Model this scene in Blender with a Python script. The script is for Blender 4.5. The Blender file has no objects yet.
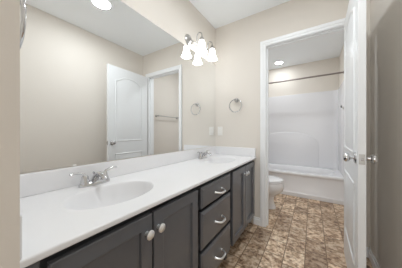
import bpy, bmesh, math
from mathutils import Vector, Matrix

PI = math.pi
S = bpy.context.scene
COL = S.collection

# ------------------------------------------------------------------ camera, world, lights, exposure
F_PX, YAW, HORIZON, EYE = 169.5, 33.2, 132.25, 1.08
cam_d = bpy.data.cameras.new('camera')
cam_d.sensor_fit = 'HORIZONTAL'
cam_d.sensor_width = 36.0
cam_d.lens = 36.0 * F_PX / 402.0
cam_d.shift_y = -(134.0 - HORIZON) / 402.0
cam_d.clip_start = 0.02
cam = bpy.data.objects.new('camera', cam_d)
COL.objects.link(cam)
cam.location = (0, 0, EYE)
cam.rotation_euler = (PI / 2, 0, math.radians(YAW))
S.camera = cam

w = bpy.data.worlds.new('world')
S.world = w
w.use_nodes = True
w.node_tree.nodes['Background'].inputs[0].default_value = (1.0, 0.97, 0.92, 1)
w.node_tree.nodes['Background'].inputs[1].default_value = 0.3

def area_light(name, loc, rot, sx, sy, power, color=(1, 1, 1)):
    d = bpy.data.lights.new(name, 'AREA')
    d.shape = 'RECTANGLE'
    d.size, d.size_y = sx, sy
    d.energy = power
    d.color = color
    o = bpy.data.objects.new(name, d)
    COL.objects.link(o)
    o.location = loc
    o.rotation_euler = rot
    return o

# soft fill light added behind the camera, coming in through the open doorway
area_light('hall_fill', (-0.35, -1.6, 1.2), (PI / 2, 0, 0), 1.3, 1.9, 13.5, (1.0, 0.985, 0.95))

# unseen light added to brighten the tub room, hidden by the doorway's header
ld = bpy.data.lights.new('tub_room_fill', 'AREA')
ld.shape = 'DISK'; ld.size = 0.16; ld.energy = 6.5; ld.color = (0.92, 0.97, 1.0)
lo = bpy.data.objects.new('tub_room_fill', ld)
COL.objects.link(lo)
lo.location = (-0.45, 2.62, 2.465)

S.view_settings.view_transform = 'Standard'
S.view_settings.look = 'None'
S.view_settings.gamma = 1
S.view_settings.use_curve_mapping = False
S.view_settings.exposure = 0.32
S.cycles.max_bounces = 14
S.cycles.diffuse_bounces = 8
S.cycles.glossy_bounces = 6
S.cycles.sample_clamp_indirect = 6.0
CAN_POWER, TUB_CAN_POWER, SHADE_POWER = 134.0, 72.0, 5.0

# ------------------------------------------------------------------ dimensions (metres)
XM, XW = -1.09, 0.42           # mirror wall, right wall
YN, YF, YF2 = 0.075, 2.02, 2.135   # near wall face, far wall faces
YB = 4.02                      # back of the tub room
ZC = 2.475
ZK, XK = 0.79, -0.547          # counter top, counter front

# ------------------------------------------------------------------ materials
def lin(c):
    c /= 255.0
    return c / 12.92 if c <= 0.04045 else ((c + 0.055) / 1.055) ** 2.4
def rgb(r, g, b): return (lin(r), lin(g), lin(b), 1)

def mat(name, col, rough=0.5, metal=0.0, coat=0.0, noise=0.0, nscale=8.0, bump=0.0, bscale=200.0):
    m = bpy.data.materials.new(name)
    m.use_nodes = True
    nt = m.node_tree
    b = nt.nodes['Principled BSDF']
    b.inputs['Base Color'].default_value = col
    b.inputs['Roughness'].default_value = rough
    b.inputs['Metallic'].default_value = metal
    b.inputs['Coat Weight'].default_value = coat
    b.inputs['Coat Roughness'].default_value = 0.08
    tc = nt.nodes.new('ShaderNodeTexCoord')
    if noise > 0:
        n = nt.nodes.new('ShaderNodeTexNoise')
        n.inputs['Scale'].default_value = nscale
        n.inputs['Detail'].default_value = 4
        nt.links.new(tc.outputs['Object'], n.inputs['Vector'])
        mx = nt.nodes.new('ShaderNodeMix')
        mx.data_type = 'RGBA'
        mx.inputs[6].default_value = tuple(c * (1 - noise) for c in col[:3]) + (1,)
        mx.inputs[7].default_value = tuple(min(1, c * (1 + noise)) for c in col[:3]) + (1,)
        nt.links.new(n.outputs['Fac'], mx.inputs[0])
        nt.links.new(mx.outputs[2], b.inputs['Base Color'])
    if bump > 0:
        n2 = nt.nodes.new('ShaderNodeTexNoise')
        n2.inputs['Scale'].default_value = bscale
        nt.links.new(tc.outputs['Object'], n2.inputs['Vector'])
        bp = nt.nodes.new('ShaderNodeBump')
        bp.inputs['Strength'].default_value = bump
        bp.inputs['Distance'].default_value = 0.002
        nt.links.new(n2.outputs['Fac'], bp.inputs['Height'])
        nt.links.new(bp.outputs['Normal'], b.inputs['Normal'])
    return m

M_WALL = mat('beige_wall_paint', rgb(226, 220, 212), 0.75, noise=0.015, nscale=3, bump=0.08)
M_CEIL = mat('white_ceiling_paint', rgb(244, 248, 251), 0.9, bump=0.1, bscale=120)
M_TRIM = mat('white_trim_paint', rgb(244, 246, 248), 0.35)
M_DOOR = mat('white_door_paint', rgb(232, 234, 236), 0.33)
M_TOP = mat('white_cultured_marble', rgb(236, 236, 238), 0.3, coat=0.1, noise=0.012, nscale=14)
M_CAB = mat('charcoal_cabinet_paint', rgb(93, 96, 102), 0.32, coat=0.45, noise=0.06, nscale=20)
M_GAP = mat('cabinet_inside_black', rgb(22, 21, 21), 0.7)
M_CHROME = mat('chrome', (0.66, 0.66, 0.67, 1), 0.12, 1.0)
M_NICKEL = mat('brushed_nickel', (0.48, 0.47, 0.46, 1), 0.28, 1.0)
M_KNOB = mat('polished_nickel_pull', (0.96, 0.98, 1.0, 1), 0.3, 1.0)
M_ROD = mat('dull_bronze_rod', (0.30, 0.26, 0.24, 1), 0.35, 1.0)
M_PORC = mat('white_porcelain', rgb(238, 238, 240), 0.12, coat=0.5)
M_TUB = mat('white_acrylic', rgb(232, 232, 235), 0.25, coat=0.2)
M_PLATE = mat('white_plastic', rgb(240, 238, 234), 0.4)
M_DARK = mat('dark_rubber', rgb(45, 42, 42), 0.5)

M_MIRROR = mat('mirror_silver', (0.93, 0.94, 0.94, 1), 0.0, 1.0)

def emit(name, col, strength):
    m = bpy.data.materials.new(name)
    m.use_nodes = True
    nt = m.node_tree
    b = nt.nodes['Principled BSDF']
    b.inputs['Base Color'].default_value = (0.9, 0.9, 0.9, 1)
    b.inputs['Roughness'].default_value = 0.3
    b.inputs['Emission Color'].default_value = col
    b.inputs['Emission Strength'].default_value = strength
    return m
M_LENS = emit('lit_lamp_lens', (0.92, 0.97, 1.0, 1), CAN_POWER)
M_LENS_TUB = emit('lit_small_lamp_lens', (0.92, 0.97, 1.0, 1), TUB_CAN_POWER)
M_SHADE = emit('lit_frosted_glass', (0.96, 0.99, 1.0, 1), SHADE_POWER)

def floor_mat():
    m = bpy.data.materials.new('vinyl_stone_tile')
    m.use_nodes = True
    nt = m.node_tree
    N, L = nt.nodes, nt.links
    b = N['Principled BSDF']
    b.inputs['Roughness'].default_value = 0.42
    tc = N.new('ShaderNodeTexCoord')
    mp = N.new('ShaderNodeMapping')
    mp.inputs['Rotation'].default_value = (0, 0, PI / 2)
    mp.inputs['Location'].default_value = (0.03, 0.05, 0)
    L.new(tc.outputs['Object'], mp.inputs['Vector'])
    br = N.new('ShaderNodeTexBrick')
    br.offset = 0.37
    br.offset_frequency = 2
    br.squash = 1.0
    br.squash_frequency = 3
    br.inputs['Scale'].default_value = 1.0
    br.inputs['Brick Width'].default_value = 0.215
    br.inputs['Row Height'].default_value = 0.156
    br.inputs['Mortar Size'].default_value = 0.0038
    br.inputs['Mortar Smooth'].default_value = 0.4
    br.inputs['Bias'].default_value = 0.0
    br.inputs['Color1'].default_value = (0, 0, 0, 1)
    br.inputs['Color2'].default_value = (1, 1, 1, 1)
    L.new(mp.outputs['Vector'], br.inputs['Vector'])
    # stone mottling, shifted from tile to tile
    sh = N.new('ShaderNodeVectorMath'); sh.operation = 'SCALE'
    sh.inputs['Scale'].default_value = 7.0
    L.new(br.outputs['Color'], sh.inputs[0])
    ad = N.new('ShaderNodeVectorMath'); ad.operation = 'ADD'
    L.new(tc.outputs['Object'], ad.inputs[0]); L.new(sh.outputs[0], ad.inputs[1])
    n1 = N.new('ShaderNodeTexNoise')
    n1.inputs['Scale'].default_value = 15; n1.inputs['Detail'].default_value = 9
    n1.inputs['Roughness'].default_value = 0.74; n1.inputs['Distortion'].default_value = 0.25
    L.new(ad.outputs[0], n1.inputs['Vector'])
    rp = N.new('ShaderNodeValToRGB')
    e = rp.color_ramp.elements
    e[0].position, e[0].color = 0.30, rgb(92, 66, 46)
    e[1].position, e[1].color = 0.68, rgb(246, 234, 212)
    for p, c in ((0.41, rgb(172, 140, 112)), (0.50, rgb(216, 190, 162)), (0.59, rgb(243, 226, 204))):
        x = e.new(p); x.color = c
    L.new(n1.outputs['Fac'], rp.inputs[0])
    n2 = N.new('ShaderNodeTexNoise')
    n2.inputs['Scale'].default_value = 30; n2.inputs['Detail'].default_value = 6; n2.inputs['Roughness'].default_value = 0.7
    L.new(ad.outputs[0], n2.inputs['Vector'])
    fr = N.new('ShaderNodeValToRGB')
    fr.color_ramp.elements[0].position, fr.color_ramp.elements[0].color = 0.36, rgb(118, 92, 70)
    fr.color_ramp.elements[1].position, fr.color_ramp.elements[1].color = 0.52, (1, 1, 1, 1)
    L.new(n2.outputs['Fac'], fr.inputs[0])
    fl = N.new('ShaderNodeMix'); fl.data_type = 'RGBA'; fl.blend_type = 'MULTIPLY'
    fl.inputs[0].default_value = 0.65
    L.new(rp.outputs[0], fl.inputs[6]); L.new(fr.outputs[0], fl.inputs[7])
    tone = N.new('ShaderNodeMix'); tone.data_type = 'RGBA'; tone.blend_type = 'MULTIPLY'
    tone.inputs[0].default_value = 1.0
    tr = N.new('ShaderNodeValToRGB')
    tr.color_ramp.elements[0].color = (0.52, 0.46, 0.42, 1)
    tr.color_ramp.elements[1].color = (1.08, 1.06, 1.03, 1)
    L.new(br.outputs['Color'], tr.inputs[0])
    L.new(fl.outputs[2], tone.inputs[6]); L.new(tr.outputs[0], tone.inputs[7])
    gr = N.new('ShaderNodeMix'); gr.data_type = 'RGBA'
    L.new(br.outputs['Fac'], gr.inputs[0])
    L.new(tone.outputs[2], gr.inputs[6])
    gr.inputs[7].default_value = rgb(112, 88, 64)
    L.new(gr.outputs[2], b.inputs['Base Color'])
    bp = N.new('ShaderNodeBump'); bp.inputs['Strength'].default_value = 0.25
    bp.inputs['Distance'].default_value = 0.002; bp.invert = True
    L.new(br.outputs['Fac'], bp.inputs['Height']); L.new(bp.outputs['Normal'], b.inputs['Normal'])
    return m
M_FLOOR = floor_mat()

# ------------------------------------------------------------------ helpers
def obj(name, bm, m, parent=None, smooth=False, loc=None):
    bmesh.ops.recalc_face_normals(bm, faces=bm.faces[:])
    me = bpy.data.meshes.new(name)
    bm.to_mesh(me); bm.free()
    me.materials.append(m)
    if smooth:
        for p in me.polygons: p.use_smooth = True
        try: me.set_sharp_from_angle(angle=math.radians(38))
        except Exception: pass
    o = bpy.data.objects.new(name, me)
    COL.objects.link(o)
    if parent: o.parent = parent
    if loc: o.location = loc
    return o

def tag(o, label=None, cat=None, group=None, kind=None):
    if label: o['label'] = label
    if cat: o['category'] = cat
    if group: o['group'] = group
    if kind: o['kind'] = kind
    return o

def thing(name, label, cat, loc=(0, 0, 0), rz=0.0, group=None, kind=None):
    o = bpy.data.objects.new(name, None)
    COL.objects.link(o)
    o.empty_display_size = 0.05
    o.location = loc; o.rotation_euler = (0, 0, rz)
    return tag(o, label, cat, group, kind)

def struct(name, bm, m, smooth=False):
    return tag(obj(name, bm, m, None, smooth), kind='structure')

def dup(root, loc):
    r = root.copy(); COL.objects.link(r); r.location = loc
    for ch in list(root.children):
        c = ch.copy(); COL.objects.link(c); c.parent = r
        for g in list(ch.children):
            d = g.copy(); COL.objects.link(d); d.parent = c
    return r

def box(bm, x0, x1, y0, y1, z0, z1, bev=0.0, seg=2):
    r = bmesh.ops.create_cube(bm, size=1.0)
    vs = r['verts']
    for v in vs:
        v.co = Vector(((x0 + x1) / 2 + v.co.x * (x1 - x0), (y0 + y1) / 2 + v.co.y * (y1 - y0), (z0 + z1) / 2 + v.co.z * (z1 - z0)))
    if bev > 0:
        es = list({e for v in vs for e in v.link_edges})
        bmesh.ops.bevel(bm, geom=es, offset=bev, segments=seg, profile=0.5, affect='EDGES')
    return bm

def boxes(*args, bev=0.0):
    bm = bmesh.new()
    for a in args: box(bm, *a, bev=bev)
    return bm

def tube(bm, pts, rad, n=12, closed=False, sq=None):
    """sweep a circle (or ellipse with per-point radii) along pts"""
    P = [Vector(p) for p in pts]
    k = len(P)
    rads = rad if isinstance(rad, (list, tuple)) else [rad] * k
    rings = []
    prev = None
    for i in range(k):
        if closed: t = P[(i + 1) % k] - P[i - 1]
        elif i == 0: t = P[1] - P[0]
        elif i == k - 1: t = P[-1] - P[-2]
        else: t = P[i + 1] - P[i - 1]
        t.normalize()
        if prev is None:
            a = Vector((0, 0, 1)) if abs(t.z) < 0.9 else Vector((1, 0, 0))
            u = t.cross(a).normalized()
        else:
            u = (prev - t * prev.dot(t)).normalized()
        prev = u
        v = t.cross(u)
        f = sq if sq else 1.0
        rings.append([bm.verts.new(P[i] + u * math.cos(2 * PI * j / n) * rads[i] + v * math.sin(2 * PI * j / n) * rads[i] * f) for j in range(n)])
    m = k if closed else k - 1
    for i in range(m):
        a, b = rings[i], rings[(i + 1) % k]
        for j in range(n):
            bm.faces.new((a[j], a[(j + 1) % n], b[(j + 1) % n], b[j]))
    if not closed:
        bm.faces.new(rings[0][::-1]); bm.faces.new(rings[-1])
    return bm

def lathe(bm, prof, origin=(0, 0, 0), axis='Z', n=28, cap0=True, cap1=True):
    """prof: list of (radius, height along axis)"""
    O = Vector(origin)
    rings = []
    for r, h in prof:
        ring = []
        for j in range(n):
            c, s = math.cos(2 * PI * j / n) * r, math.sin(2 * PI * j / n) * r
            if axis == 'Z': p = Vector((c, s, h))
            elif axis == 'X': p = Vector((h, c, s))
            else: p = Vector((c, h, s))
            ring.append(bm.verts.new(O + p))
        rings.append(ring)
    for a, b in zip(rings, rings[1:]):
        for j in range(n):
            bm.faces.new((a[j], a[(j + 1) % n], b[(j + 1) % n], b[j]))
    if cap0: bm.faces.new(rings[0][::-1])
    if cap1: bm.faces.new(rings[-1])
    return bm

def loft(bm, secs, n=40, cap0=True, cap1=True):
    """secs: (z, cx, cy, rx, ry, exponent)"""
    rings = []
    for z, cx, cy, rx, ry, ex in secs:
        ring = []
        for j in range(n):
            a = 2 * PI * j / n
            c, s = math.cos(a), math.sin(a)
            ring.append(bm.verts.new((cx + rx * math.copysign(abs(c) ** (2 / ex), c), cy + ry * math.copysign(abs(s) ** (2 / ex), s), z)))
        rings.append(ring)
    for a, b in zip(rings, rings[1:]):
        for j in range(n):
            bm.faces.new((a[j], a[(j + 1) % n], b[(j + 1) % n], b[j]))
    if cap0: bm.faces.new(rings[0][::-1])
    if cap1: bm.faces.new(rings[-1])
    return rings

def plate_with_hole(bm, x0, x1, y0, y1, z, cx, cy, rx, ry, n=48, ex=2.0):
    """flat rectangle at height z with a superellipse hole; returns the hole's ring"""
    angs = [2 * PI * j / n for j in range(n)]
    for X in (x0, x1):
        for Y in (y0, y1):
            t = math.atan2(Y - cy, X - cx) % (2 * PI)
            i = min(range(len(angs)), key=lambda q: abs(angs[q] - t))
            angs[i] = t
    angs.sort()
    inner, outer = [], []
    for a in angs:
        c, s = math.cos(a), math.sin(a)
        k = (abs(c / rx) ** ex + abs(s / ry) ** ex) ** (-1 / ex)
        inner.append(bm.verts.new((cx + k * c, cy + k * s, z)))
        tx = ((x1 - cx) / c) if c > 1e-9 else ((x0 - cx) / c if c < -1e-9 else 1e9)
        ty = ((y1 - cy) / s) if s > 1e-9 else ((y0 - cy) / s if s < -1e-9 else 1e9)
        t = min(tx, ty)
        outer.append(bm.verts.new((cx + t * c, cy + t * s, z)))
    m = len(angs)
    for j in range(m):
        bm.faces.new((inner[j], outer[j], outer[(j + 1) % m], inner[(j + 1) % m]))
    return angs, inner

def arc(c, r, a0, a1, n, plane):
    """points on an arc; plane gives the two unit axes"""
    u, v = Vector(plane[0]), Vector(plane[1])
    return [Vector(c) + u * r * math.cos(a0 + (a1 - a0) * i / n) + v * r * math.sin(a0 + (a1 - a0) * i / n) for i in range(n + 1)]

# ------------------------------------------------------------------ the room
YH = -0.9     # the hall floor, ceiling and right wall run on a little behind the camera
struct('floor', boxes((XM - 0.1, XW + 0.1, YH, YB + 0.1, -0.06, 0)), M_FLOOR)
struct('ceiling', boxes((XM - 0.1, XW + 0.1, YH, YB + 0.1, ZC, ZC + 0.08)), M_CEIL)
struct('wall_left', boxes((XM - 0.1, XM, -0.05, YB, 0, ZC)), M_WALL)
struct('wall_right', boxes((XW, XW + 0.1, YH, YB, 0, ZC)), M_WALL)
struct('wall_back', boxes((XM - 0.1, XW + 0.1, YB, YB + 0.1, 0, ZC)), M_WALL)
struct('wall_near', boxes((XM, -0.43, -0.05, YN, 0, ZC)), M_WALL)
OL, OR, OZ = -0.436, 0.275, 2.058       # doorway into the tub room
bm = boxes((XM, OL - 0.018, YF, YF2, 0, ZC), (OR + 0.018, XW, YF, YF2, 0, ZC), (OL - 0.018, OR + 0.018, YF, YF2, OZ + 0.018, ZC))
struct('wall_far', bm, M_WALL)
# casing and jamb of the doorway
CW = 0.062
bm = bmesh.new()
for fy, s in ((YF, -1), (YF2, 1)):
    for d0, d1, t in ((0.004, CW, 0.011), (0.030, CW, 0.017)):
        ya, yb = sorted((fy, fy + s * t))
        box(bm, OL - d1, OL - d0, ya, yb, 0, OZ + d1, 0.003)
        box(bm, OR + d0, OR + d1, ya, yb, 0, OZ + d1, 0.003)
        box(bm, OL - d0, OR + d0, ya, yb, OZ + d0, OZ + d1, 0.003)
box(bm, OL - 0.018, OL, YF, YF2, 0, OZ + 0.018)
box(bm, OR, OR + 0.018, YF, YF2, 0, OZ + 0.018)
box(bm, OL, OR, YF, YF2, OZ, OZ + 0.018)
for x0, x1 in ((OL, OL + 0.011), (OR - 0.011, OR)):
    box(bm, x0, x1, YF + 0.04, YF + 0.075, 0, OZ, 0.002)
box(bm, OL, OR, YF + 0.04, YF + 0.075, OZ - 0.011, OZ, 0.002)
struct('trim_1', bm, M_TRIM)

def base_run(bm, x0, x1, y0, y1, side):
    """baseboard with a stepped, rounded top; side = the wall it is fixed to"""
    t, h = 0.014, 0.088
    for (dt, z0, z1) in ((t, 0, h - 0.022), (t * 0.6, h - 0.026, h)):
        if side == '+y': box(bm, x0, x1, y1 - dt, y1, z0, z1, 0.003)
        if side == '-y': box(bm, x0, x1, y0, y0 + dt, z0, z1, 0.003)
        if side == '+x': box(bm, x1 - dt, x1, y0, y1, z0, z1, 0.003)
        if side == '-x': box(bm, x0, x0 + dt, y0, y1, z0, z1, 0.003)
bm = bmesh.new()
base_run(bm, XK - 0.03, OL - CW, YF - 0.1, YF, '+y')
base_run(bm, OR + CW, XW - 0.014, YF - 0.1, YF, '+y')
struct('baseboard_far', bm, M_TRIM)
bm = bmesh.new()
base_run(bm, XW - 0.1, XW, YH, YF, '+x')
base_run(bm, XW - 0.1, XW, YF2, 3.25, '+x')
struct('baseboard_right', bm, M_TRIM)
bm = bmesh.new()
base_run(bm, XM, XM + 0.1, YF2, 3.25, '-x')
struct('baseboard_left', bm, M_TRIM)

# ------------------------------------------------------------------ the open door
def panel_outline(w0, w1, z0, z1, rise, inset, n=18):
    """closed outline in the door's (y, z) plane, arched top when rise > 0"""
    a, b, c, d = w0 + inset, w1 - inset, z0 + inset, z1 - inset
    pts = [(a, c), (b, c), (b, d)]
    if rise > 0:
        for i in range(1, n):
            t = i / n
            x = b + (a - b) * t
            s = math.sin(PI * t)
            pts.append((x, d + rise * s * s * (3 - 2 * s) * 0.999 if s < 1 else d + rise))
    else:
        for i in range(1, n):
            pts.append((b + (a - b) * i / n, d))
    pts.append((a, d))
    return pts

def door_panel(side, w0, w1, z0, z1, rise):
    bm = bmesh.new()
    th = 0.035
    rings = []
    for inset, h in ((0, 0.0), (0.006, 0.006), (0.014, 0.006), (0.020, 0.0005), (0.030, 0.0005), (0.052, 0.005)):
        ring = []
        for y, z in panel_outline(w0, w1, z0, z1, rise, inset):
            x = -h if side < 0 else th + h
            ring.append(bm.verts.new((x, y, z)))
        rings.append(ring)
    n = len(rings[0])
    for a, b in zip(rings, rings[1:]):
        for j in range(n):
            bm.faces.new((a[j], a[(j + 1) % n], b[(j + 1) % n], b[j]))
    bm.faces.new(rings[-1])
    return bm

DL, DH = 0.694, 2.04
door = thing('door_1', 'white two-panel interior door with arched upper panel, standing open', 'door', (0.239, 1.964, 0.0), math.radians(-2.06), kind='structure')
leaf = obj('leaf', boxes((0, 0.035, -DL, 0, 0.012, DH), bev=0.0015), M_DOOR, door)
for s in (-1, 1):
    obj('panel', door_panel(s, -DL + 0.105, -0.105, 0.945, 1.845, 0.072), M_DOOR, leaf, True)
    obj('panel', door_panel(s, -DL + 0.105, -0.105, 0.27, 0.77, 0.0), M_DOOR, leaf, True)
KZ, KY = 0.93, -DL + 0.062
for s in (-1, 1):
    x = 0.0 if s < 0 else 0.035
    bm = lathe(bmesh.new(), [(0.0, 0.026 * s), (0.014, 0.026 * s), (0.021, 0.029 * s), (0.0255, 0.036 * s), (0.0265, 0.044 * s), (0.023, 0.052 * s), (0.015, 0.057 * s), (0.001, 0.059 * s)], (x, KY, KZ), 'X', cap0=False)
    lathe(bm, [(0.0105, 0.004 * s), (0.0095, 0.016 * s), (0.012, 0.028 * s)], (x, KY, KZ), 'X')
    k = obj('door_knob', bm, M_CHROME, door, True)
    obj('rosette', lathe(bmesh.new(), [(0.033, 0.0), (0.033, 0.004 * s), (0.027, 0.009 * s), (0.013, 0.011 * s)], (x, KY, KZ), 'X'), M_CHROME, k, True)
bm = boxes((0.005, 0.030, -DL - 0.0015, -DL + 0.002, KZ - 0.028, KZ + 0.028), bev=0.0006)
lp = obj('latch_plate', bm, M_NICKEL, door)
obj('latch_bolt', boxes((0.011, 0.024, -DL - 0.010, -DL, KZ - 0.008, KZ + 0.008), bev=0.002), M_CHROME, lp)
for z in (0.25, 1.03, 1.80):
    bm = boxes((0.033, 0.0365, -0.03, 0.0, z - 0.044, z + 0.044))
    tube(bm, [(0.036, 0.004, z - 0.046), (0.036, 0.004, z + 0.046)], 0.006, 10)
    obj('hinge', bm, M_NICKEL, door)

# ------------------------------------------------------------------ tub room
tub_x0, tub_x1, tub_y0, tub_y1, tub_z = XM, XW, 3.255, YB - 0.003, 0.40
tub = thing('bathtub', 'white alcove bathtub with a plain apron under the shower surround', 'bathtub', ((tub_x0 + tub_x1) / 2, tub_y0, 0))
ox, oy = tub.location.x, tub.location.y
bm = bmesh.new()
X0, X1, Y0, Y1 = tub_x0 - ox, tub_x1 - ox, 0.0, tub_y1 - oy
angs, ring = plate_with_hole(bm, X0, X1, Y0 + 0.02, Y1, tub_z, 0, 0.39, 0.66, 0.29, 64, 3.2)
prev = ring
for z, rx, ry in ((tub_z - 0.012, 0.648, 0.278), (tub_z - 0.12, 0.62, 0.262), (0.14, 0.56, 0.225), (0.09, 0.50, 0.18)):
    cur = []
    for a in angs:
        c, s = math.cos(a), math.sin(a)
        k = (abs(c / rx) ** 3.2 + abs(s / ry) ** 3.2) ** (-1 / 3.2)
        cur.append(bm.verts.new((k * c, 0.39 + k * s, z)))
    m = len(angs)
    for j in range(m): bm.faces.new((prev[j], prev[(j + 1) % m], cur[(j + 1) % m], cur[j]))
    prev = cur
bm.faces.new(prev)
# rolled front rim and apron as one profile swept along x
prof = [(0.02, tub_z), (0.008, tub_z - 0.003), (0.001, tub_z - 0.012), (0.0, tub_z - 0.03), (0.004, tub_z - 0.045), (0.016, tub_z - 0.055), (0.018, 0.075), (0.012, 0.065), (0.004, 0.055), (0.004, 0.0)]
for (ya, za), (yb, zb) in zip(prof, prof[1:]):
    bm.faces.new([bm.verts.new(p) for p in ((X0, ya, za), (X1, ya, za), (X1, yb, zb), (X0, yb, zb))])
bmesh.ops.remove_doubles(bm, verts=bm.verts[:], dist=0.0004)
obj('tub_shell', bm, M_TUB, tub, True)
obj('drain', lathe(bmesh.new(), [(0.03, 0.090), (0.03, 0.0935), (0.02, 0.095)], (0.42, 0.39, 0)), M_CHROME, tub, True)

sur = thing('shower_surround', 'glossy white three-sided shower surround above the bathtub', 'shower surround', ((tub_x0 + tub_x1) / 2, YB - 0.003, tub_z + 0.001))
ZS = 1.86 - tub_z
def sbox(*a, **k): return boxes(*a, **k)
obj('back_panel', sbox((X0 + 0.003, X1 - 0.003, -0.02, 0, 0, ZS), bev=0.004), M_TUB, sur)
for sgn in (-1, 1):
    xa, xb = (X0 + 0.003, X0 + 0.023) if sgn < 0 else (X1 - 0.023, X1 - 0.003)
    bm = sbox((xa, xb, -0.80, -0.02, 0, ZS), bev=0.004)
    # coved inner corner
    cx, cy, r = (X0 + 0.02 + 0.07 if sgn < 0 else X1 - 0.02 - 0.07), -0.02 - 0.07, 0.07
    a0 = PI / 2
    pts = [(cx + sgn * r * math.sin(PI / 2 * i / 8), cy + r * math.cos(PI / 2 * i / 8)) for i in range(9)]
    lo = [bm.verts.new((p[0], p[1], 0)) for p in pts]; hi = [bm.verts.new((p[0], p[1], ZS)) for p in pts]
    for i in range(8): bm.faces.new((lo[i], lo[i + 1], hi[i + 1], hi[i]))
    cr_l = bm.verts.new((cx + sgn * r, cy + r, 0)); cr_h = bm.verts.new((cx + sgn * r, cy + r, ZS))
    bm.faces.new(lo + [cr_l]); bm.faces.new(hi + [cr_h])
    obj('end_panel', bm, M_TUB, sur, True)
# raised lower field of the back panel with a low arched top
bm = bmesh.new()
rings = []
for inset, dy in ((0, -0.0195), (0.004, -0.034), (0.014, -0.037)):
    ring = []
    hw = 0.56 - inset
    ring.append((hw, 0.001)); 
    for i in range(25):
        t = PI * i / 24
        ring.append((hw * math.cos(t), (0.42 - inset) + (0.265) * math.sin(t) ** 0.8))
    ring.append((-hw, 0.001))
    rings.append([bm.verts.new((x - 0.12, dy, z)) for x, z in ring])
n = len(rings[0])
for a, b in zip(rings, rings[1:]):
    for j in range(n - 1): bm.faces.new((a[j], a[j + 1], b[j + 1], b[j]))
bm.faces.new(rings[-1])
obj('arched_field', bm, M_TUB, sur, True)
cap = obj('plug_cap', lathe(bmesh.new(), [(0.019, 0.0), (0.019, -0.007), (0.012, -0.012)], (X1 - 0.023, 3.50 - YB, 1.489 - tub_z), 'X', 16), M_DARK, sur, True)
cap['label'] = 'small dark round fitting on the right end panel'

rod = thing('shower_curtain_rod', 'bare dull metal shower curtain rod spanning above the bathtub', 'curtain rod', ((tub_x0 + tub_x1) / 2, 3.28, 1.975))
obj('rod', tube(bmesh.new(), [(X0 + 0.006, 0, 0), (X1 - 0.006, 0, 0)], 0.0125, 16), M_ROD, rod, True)
for sgn, xe in ((1, X0), (-1, X1)):
    obj('flange', lathe(bmesh.new(), [(0.034, 0.0), (0.034, 0.004 * sgn), (0.022, 0.012 * sgn), (0.017, 0.028 * sgn)], (xe, 0, 0), 'X'), M_ROD, rod, True)

# toilet, back to the left wall
toi = thing('toilet', 'white porcelain toilet with closed lid, half hidden behind the doorway casing', 'toilet', (XM + 0.026, 2.60, -0.0))
bm = bmesh.new()
loft(bm, [(0, 0.37, 0, 0.265, 0.110, 2.4), (0.02, 0.37, 0, 0.262, 0.108, 2.4), (0.10, 0.37, 0, 0.235, 0.092, 2.3), (0.17, 0.38, 0, 0.235, 0.10, 2.2),
          (0.215, 0.42, 0, 0.258, 0.13, 2.1), (0.26, 0.455, 0, 0.270, 0.165, 2.1), (0.31, 0.468, 0, 0.272, 0.182, 2.1), (0.365, 0.465, 0, 0.268, 0.184, 2.1), (0.375, 0.465, 0, 0.262, 0.178, 2.1)])
obj('bowl', bm, M_PORC, toi, True)
bm = bmesh.new()
loft(bm, [(0.376, 0.465, 0, 0.262, 0.180, 2.1), (0.380, 0.465, 0, 0.268, 0.186, 2.1), (0.392, 0.465, 0, 0.268, 0.186, 2.1), (0.395, 0.465, 0, 0.264, 0.182, 2.1)])
obj('seat', bm, M_PORC, toi, True)
bm = bmesh.new()
loft(bm, [(0.398, 0.462, 0, 0.262, 0.180, 2.1), (0.402, 0.462, 0, 0.267, 0.185, 2.1), (0.412, 0.462, 0, 0.265, 0.183, 2.1), (0.420, 0.46, 0, 0.245, 0.165, 2.1), (0.424, 0.455, 0, 0.18, 0.12, 2.1)])
obj('lid', bm, M_PORC, toi, True)
bm = boxes((0.0, 0.19, -0.225, 0.225, 0.376, 0.70), bev=0.025)
tk = obj('tank', bm, M_PORC, toi, True)
obj('tank_lid', boxes((-0.006, 0.20, -0.235, 0.235, 0.70, 0.735), bev=0.012), M_PORC, tk, True)
bm = tube(bmesh.new(), [(0.195, -0.15, 0.645), (0.212, -0.15, 0.645), (0.214, -0.13, 0.643), (0.214, -0.08, 0.638)], 0.006, 10)
obj('flush_lever', bm, M_CHROME, tk, True)

# towel bar on the right wall of the tub room, seen in the mirror
tb = thing('towel_bar', 'straight chrome towel bar on the beige wall, seen reflected in the mirror', 'towel bar', (XW, 2.63, 1.405))
obj('bar', tube(bmesh.new(), [(-0.065, -0.315, 0), (-0.065, 0.315, 0)], 0.0085, 14), M_NICKEL, tb, True)
for y in (-0.305, 0.305):
    bm = lathe(bmesh.new(), [(0.026, 0.0), (0.026, -0.006), (0.016, -0.014), (0.0115, -0.03), (0.0115, -0.055), (0.016, -0.062), (0.016, -0.072), (0.010, -0.078)], (0, y, 0), 'X')
    obj('post', bm, M_NICKEL, tb, True)

# ------------------------------------------------------------------ recessed ceiling lights
def can_light(loc, r, label, lens):
    t = thing('ceiling_light', label, 'ceiling light', loc, 0, 'ceiling lights')
    obj('trim_ring', lathe(bmesh.new(), [(r - 0.014, -0.001), (r - 0.010, -0.007), (r, -0.005), (r + 0.008, -0.001), (r + 0.008, 0.0), (r - 0.014, 0.0), (r - 0.014, -0.001)], n=40, cap0=False, cap1=False), M_TRIM, t, True)
    obj('lens', lathe(bmesh.new(), [(r - 0.013, -0.002), (r * 0.6, -0.006), (0.002, -0.008)], n=40, cap0=False), lens, t, True)
can_light((-0.267, 0.944, ZC), 0.098, 'round lit ceiling light reflected near the top of the mirror', M_LENS)
can_light((-0.553, 3.70, ZC), 0.078, 'small round lit ceiling light above the bathtub', M_LENS_TUB)

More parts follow.
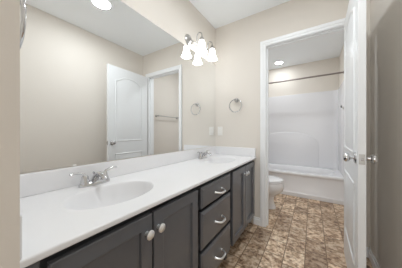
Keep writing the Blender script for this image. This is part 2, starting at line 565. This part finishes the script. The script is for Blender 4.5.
# ------------------------------------------------------------------ vanity cabinets
XC = -0.578        # face frame front
def framed_door(y0, y1, z0, z1, x=0.0):
    """framed door front with a flat recessed panel; front face at x + 0.02"""
    st, t = 0.058, 0.020
    bm = bmesh.new()
    prof = [(0.0, 0.0), (0.0, t - 0.003), (0.003, t), (st - 0.006, t), (st - 0.003, t - 0.002), (st - 0.001, t - 0.012), (st + 0.008, t - 0.0135)]
    rings = []
    for ins, h in prof:
        rings.append([bm.verts.new((x + h, yy, zz)) for yy, zz in ((y0 + ins, z0 + ins), (y1 - ins, z0 + ins), (y1 - ins, z1 - ins), (y0 + ins, z1 - ins))])
    for a, b in zip(rings, rings[1:]):
        for j in range(4): bm.faces.new((a[j], a[(j + 1) % 4], b[(j + 1) % 4], b[j]))
    bm.faces.new(rings[-1])
    bm.faces.new(rings[0][::-1])
    return bm

def drawer_front(y0, y1, z0, z1):
    bm = bmesh.new()
    prof = [(0.0, 0.0), (0.0, 0.013), (0.004, 0.0155), (0.012, 0.0165), (0.016, 0.020)]
    rings = [[bm.verts.new((h, yy, zz)) for yy, zz in ((y0 + i, z0 + i), (y1 - i, z0 + i), (y1 - i, z1 - i), (y0 + i, z1 - i))] for i, h in prof]
    for a, b in zip(rings, rings[1:]):
        for j in range(4): bm.faces.new((a[j], a[(j + 1) % 4], b[(j + 1) % 4], b[j]))
    bm.faces.new(rings[-1]); bm.faces.new(rings[0][::-1])
    return bm

def knob(y, z, parent):
    bm = lathe(bmesh.new(), [(0.009, 0.020), (0.0075, 0.024), (0.0075, 0.030), (0.014, 0.036), (0.0185, 0.041), (0.0185, 0.045), (0.013, 0.050), (0.002, 0.052)], (0, y, z), 'X', 24)
    return obj('knob', bm, M_KNOB, parent, True)

def pull(y, z, parent):
    bm = bmesh.new()
    hw = 0.05
    pts, rr = [], []
    for i in range(29):
        t = math.sin(-PI / 2 + PI * i / 28)
        pts.append((0.021 + 0.038 * (1 - abs(t) ** 5), y + hw * t, z - 0.006 * (1 - t * t)))
        rr.append(0.0062 + 0.0015 * (1 - abs(t)))
    tube(bm, pts, rr, 12)
    for s in (-1, 1):
        lathe(bm, [(0.0085, 0.020), (0.0075, 0.024), (0.005, 0.026)], (0, y + s * hw, z), 'X', 14)
    return obj('drawer_pull', bm, M_KNOB, parent, True)

def cabinet(name, label, cat, y0, y1, stiles, group=None):
    """carcass with an open face frame; the toe kick is set back. local x = 0 is the face of the frame"""
    t = thing(name, label, cat, (XC, y0, 0), 0, group)
    D = XM - XC + 0.002
    W = y1 - y0
    e = 0.0005
    bm = boxes((D, -0.035, e, 0.016, 0.0, 0.7695), (D, -0.035, W - 0.016, W - e, 0.0, 0.7695), (D, -0.02, 0.016, W - 0.016, 0.10, 0.115), (D, D + 0.01, 0.016, W - 0.016, 0.115, 0.7695), (-0.09, -0.075, 0.016, W - 0.016, 0.0, 0.10))
    obj('carcass', bm, M_CAB, t)
    fr = bmesh.new()
    for a, b in stiles['v']: box(fr, -0.06, -0.035, max(a - y0, e), min(b - y0, W - e), 0.10, 0.7695, 0.001)
    for a, b in stiles['h']: box(fr, -0.06, -0.0355, 0.02, W - 0.02, a, b)
    for a, b in stiles.get('f', []): box(fr, -0.06, 0.0, max(a - y0, e), min(b - y0, W - e), 0.10, 0.7695, 0.001)
    obj('face_frame', fr, M_GAP if stiles.get('dark') else M_CAB, t)
    return t

G = 'vanity sink cabinets'
def sink_cabinet(label, y0, y1, doors, filler=[]):
    t = cabinet('sink_cabinet', label, 'cabinet', y0, y1, {'v': [(y0, doors[0][0] + 0.025), (doors[-1][1] - 0.025, y1)], 'h': [(0.10, 0.14), (0.72, 0.7695)], 'f': filler}, G)
    for i, (a, b) in enumerate(doors):
        d = obj('door', framed_door(a - y0, b - y0, 0.115, 0.742), M_CAB, t)
        yk = (b - 0.030 if i == 0 else a + 0.023) - y0
        knob(yk, 0.672, d)
    return t
sink_cabinet('charcoal two-door sink cabinet nearest the camera, left of the drawers', 0.076, 0.843, [(0.150, 0.483), (0.491, 0.824)], [(0.076, 0.136)])
dc = cabinet('drawer_cabinet', 'charcoal cabinet of three stacked drawers between the two sink cabinets', 'cabinet', 0.843, 1.325,
             {'v': [(0.843, 0.872), (1.290, 1.325)], 'h': [(0.10, 0.13), (0.325, 0.365), (0.575, 0.615), (0.715, 0.7695)]})
for z0, z1 in ((0.609, 0.742), (0.357, 0.588), (0.110, 0.335)):
    d = obj('drawer', drawer_front(0.861 - 0.843, 1.303 - 0.843, z0, z1), M_CAB, dc)
    pull(0.241, (z0 + z1) / 2 - 0.010, d)
sink_cabinet('charcoal two-door sink cabinet at the far end, right of the drawers', 1.325, YF - 0.002, [(1.345, 1.664), (1.672, 1.990)])

# ------------------------------------------------------------------ countertop with two moulded basins
YC0, YC1 = YN + 0.001, YF - 0.001
ct = thing('countertop', 'long white countertop with two moulded oval basins and backsplash', 'countertop', (XM, YC0, ZK))
W = YC1 - YC0; D = XK - XM
SINKS = (0.46 - YC0, 1.595 - YC0)
SX, RX, RY = -0.80 - XM, 0.150, 0.205
bm = bmesh.new()
R = 0.006
mid = W / 2
holes = []
for cy, ya, yb in ((SINKS[0], 0.0, mid), (SINKS[1], mid, W)):
    holes.append(plate_with_hole(bm, 0.001, D - R, ya, yb, 0.0, SX, cy, RX, RY, 64))
prof = [(D - R + R * math.sin(a), -R + R * math.cos(a)) for a in (0, PI / 8, PI / 4, 3 * PI / 8, PI / 2)] + [(D, -0.017), (D - 0.003, -0.020), (D - 0.06, -0.020)]
for (xa, za), (xb, zb) in zip(prof, prof[1:]):
    bm.faces.new([bm.verts.new(p) for p in ((xa, 0, za), (xa, W, za), (xb, W, zb), (xb, 0, zb))])
bmesh.ops.remove_doubles(bm, verts=bm.verts[:], dist=0.0003)
obj('worktop', bm, M_TOP, ct, True)
for (angs, ring), cy in zip(holes, SINKS):
    bm = bmesh.new()
    prev = None
    for k, z in ((1.0, 0.0), (0.985, -0.002), (0.965, -0.008), (0.93, -0.024), (0.88, -0.062), (0.78, -0.104), (0.61, -0.136), (0.38, -0.151), (0.12, -0.155)):
        cur = []
        for a in angs:
            c, s = math.cos(a), math.sin(a)
            q = k * ((c / RX) ** 2 + (s / RY) ** 2) ** -0.5
            cur.append(bm.verts.new((SX + q * c, cy + q * s, z)))
        if prev:
            m = len(angs)
            for j in range(m): bm.faces.new((prev[j], prev[(j + 1) % m], cur[(j + 1) % m], cur[j]))
        prev = cur
    bm.faces.new(prev)
    bs = obj('basin', bm, M_TOP, ct, True)
    for p in bs.data.polygons: p.use_smooth = True
    obj('drain', lathe(bmesh.new(), [(0.022, -0.155), (0.022, -0.152), (0.016, -0.151), (0.015, -0.148), (0.002, -0.146)], (SX, cy, 0)), M_CHROME, bs, True)
obj('backsplash', boxes((0.001, 0.021, 0.025, W - 0.021, 0.0, 0.103), bev=0.004), M_TOP, ct)
obj('side_splash', boxes((0.001, D - 0.002, 0.0, 0.024, 0.0, 0.103), bev=0.004), M_TOP, ct)
obj('side_splash', boxes((0.001, D - 0.004, W - 0.020, W, 0.0, 0.103), bev=0.004), M_TOP, ct)

# ------------------------------------------------------------------ faucets
def faucet(loc, label):
    t = thing('faucet', label, 'faucet', loc, 0, 'basin faucets')
    bm = bmesh.new()
    loft(bm, [(0.0, 0, 0, 0.027, 0.080, 2.6), (0.012, 0, 0, 0.027, 0.080, 2.6), (0.020, 0, 0, 0.023, 0.075, 2.5), (0.024, 0, 0, 0.016, 0.066, 2.4)], 40)
    obj('base', bm, M_CHROME, t, True)
    for s in (-1, 1):
        bm = lathe(bmesh.new(), [(0.024, 0.012), (0.022, 0.026), (0.0175, 0.040), (0.0165, 0.050), (0.013, 0.058), (0.003, 0.062)], (0, s * 0.051, 0))
        hb = obj('handle', bm, M_CHROME, t, True)
        pts = [(0, s * 0.046, 0.050), (0.001, s * 0.060, 0.066), (0.003, s * 0.082, 0.075), (0.006, s * 0.104, 0.078), (0.008, s * 0.122, 0.077)]
        obj('lever', tube(bmesh.new(), pts, [0.012, 0.0105, 0.008, 0.0072, 0.006], 14, sq=0.7), M_CHROME, hb, True)
    pts = [(-0.004, 0, 0.012), (0.0, 0, 0.034), (0.016, 0, 0.053), (0.042, 0, 0.063), (0.070, 0, 0.062), (0.092, 0, 0.054), (0.104, 0, 0.043)]
    sp = obj('spout', tube(bmesh.new(), pts, [0.018, 0.017, 0.0155, 0.014, 0.0128, 0.012, 0.0112], 18), M_CHROME, t, True)
    bm = tube(bmesh.new(), [(-0.016, 0, 0.014), (-0.016, 0, 0.058)], 0.0028, 8)
    lathe(bm, [(0.003, 0.056), (0.0065, 0.060), (0.0065, 0.066), (0.002, 0.069)], (-0.016, 0, 0), n=14)
    obj('lift_rod', bm, M_CHROME, t, True)
    return t
f1 = faucet((-1.016, SINKS[0] + YC0 + 0.010, ZK), 'chrome two-lever faucet behind the nearer basin')
f2 = dup(f1, (-1.018, SINKS[1] + YC0, ZK))
f2['label'] = 'chrome two-lever faucet behind the farther basin, below the vanity lamp'

# ------------------------------------------------------------------ mirror
ZM0, ZM1 = ZK + 0.108, 1.971
mr = thing('mirror', 'wide frameless wall mirror above the backsplash', 'mirror', (XM, YN, ZM0))
obj('glass', boxes((0.0, 0.006, 0.004, YF - YN - 0.006, 0.0, ZM1 - ZM0)), M_MIRROR, mr)
obj('clip', boxes((0.0, 0.010, 0.312, 0.330, -0.003, 0.007), bev=0.002), M_PLATE, mr, True)

# ------------------------------------------------------------------ two-lamp vanity light over the far basin
vl = thing('vanity_light', 'nickel wall lamp with two lit frosted bell shades above the mirror', 'wall lamp', (XM, 1.425, 2.048))
bm = lathe(bmesh.new(), [(0.060, 0.0), (0.060, 0.006), (0.052, 0.014), (0.030, 0.020), (0.016, 0.030)], axis='X', n=36)
obj('backplate', bm, M_NICKEL, vl, True)
LY = (1.515 - 1.425, 1.738 - 1.425)
bm = tube(bmesh.new(), [(0.02, 0.0, 0.0), (0.040, 0.02, -0.006), (0.046, 0.06, -0.020), (0.046, 0.115, -0.022), (0.046, 0.17, -0.012), (0.046, 0.23, -0.022), (0.046, 0.29, -0.024), (0.046, LY[1], -0.010)], 0.0065, 12)
obj('cross_arm', bm, M_NICKEL, vl, True)
for y in LY:
    r = 0.032
    pts = [(0.046, y, -0.02), (0.046, y, 0.03), (0.046, y, 0.062)] + arc((0.046 + r, y, 0.07), r, PI, 0, 12, ((1, 0, 0), (0, 0, 1)))[0:] + [(0.110, y, 0.055), (0.110, y, 0.044)]
    g = obj('gooseneck', tube(bmesh.new(), pts, 0.0062, 12), M_NICKEL, vl, True)
    bm = lathe(bmesh.new(), [(0.006, 0.052), (0.014, 0.046), (0.020, 0.034), (0.026, 0.014), (0.027, 0.008), (0.020, 0.006)], (0.110, y, 0))
    obj('socket_cup', bm, M_NICKEL, g, True)
    prof = [(0.020, 0.012), (0.028, 0.000), (0.032, -0.02), (0.035, -0.045), (0.040, -0.07), (0.048, -0.092), (0.057, -0.108), (0.060, -0.114), (0.056, -0.112), (0.046, -0.09), (0.037, -0.068), (0.032, -0.045), (0.028, -0.018), (0.018, 0.008)]
    obj('lamp_shade', lathe(bmesh.new(), prof, (0.110, y, 0), n=36, cap0=False, cap1=False), M_SHADE, vl, True)

# ------------------------------------------------------------------ towel rings, switch plate
def towel_ring(loc, out, label, lean=0.0):
    """out = +1 / -1: the way the post sticks out along y"""
    t = thing('towel_ring', label, 'towel ring', loc, 0, 'chrome towel rings')
    s = out
    bm = lathe(bmesh.new(), [(0.027, 0.0), (0.027, 0.005 * s), (0.020, 0.013 * s), (0.012, 0.020 * s), (0.011, 0.040 * s), (0.015, 0.046 * s), (0.015, 0.056 * s), (0.009, 0.061 * s)], (0, 0, 0), 'Y')
    obj('post', bm, M_NICKEL, t, True)
    pts = [(0.078 * math.sin(2 * PI * i / 48), s * 0.050, -0.072 + 0.078 * math.cos(2 * PI * i / 48)) for i in range(48)]
    obj('ring', tube(bmesh.new(), pts, 0.0055, 12, closed=True), M_CHROME, t, True)
towel_ring((-0.785, YF, 1.478), -1, 'chrome towel ring on the far wall between mirror and doorway')
towel_ring((-0.75, YN, 1.484), 1, 'chrome towel ring on the near wall, seen edge-on at the upper left')

wp = thing('wall_plate', 'small white electrical wall plate beside the mirror, above the side splash', 'wall plate', (-1.018, YF, 1.095))
obj('plate', boxes((-0.035, 0.035, -0.006, 0, -0.057, 0.057), bev=0.0025), M_PLATE, wp)
obj('rocker', boxes((-0.016, 0.016, -0.009, -0.004, -0.033, 0.033), bev=0.0015), M_PLATE, wp)
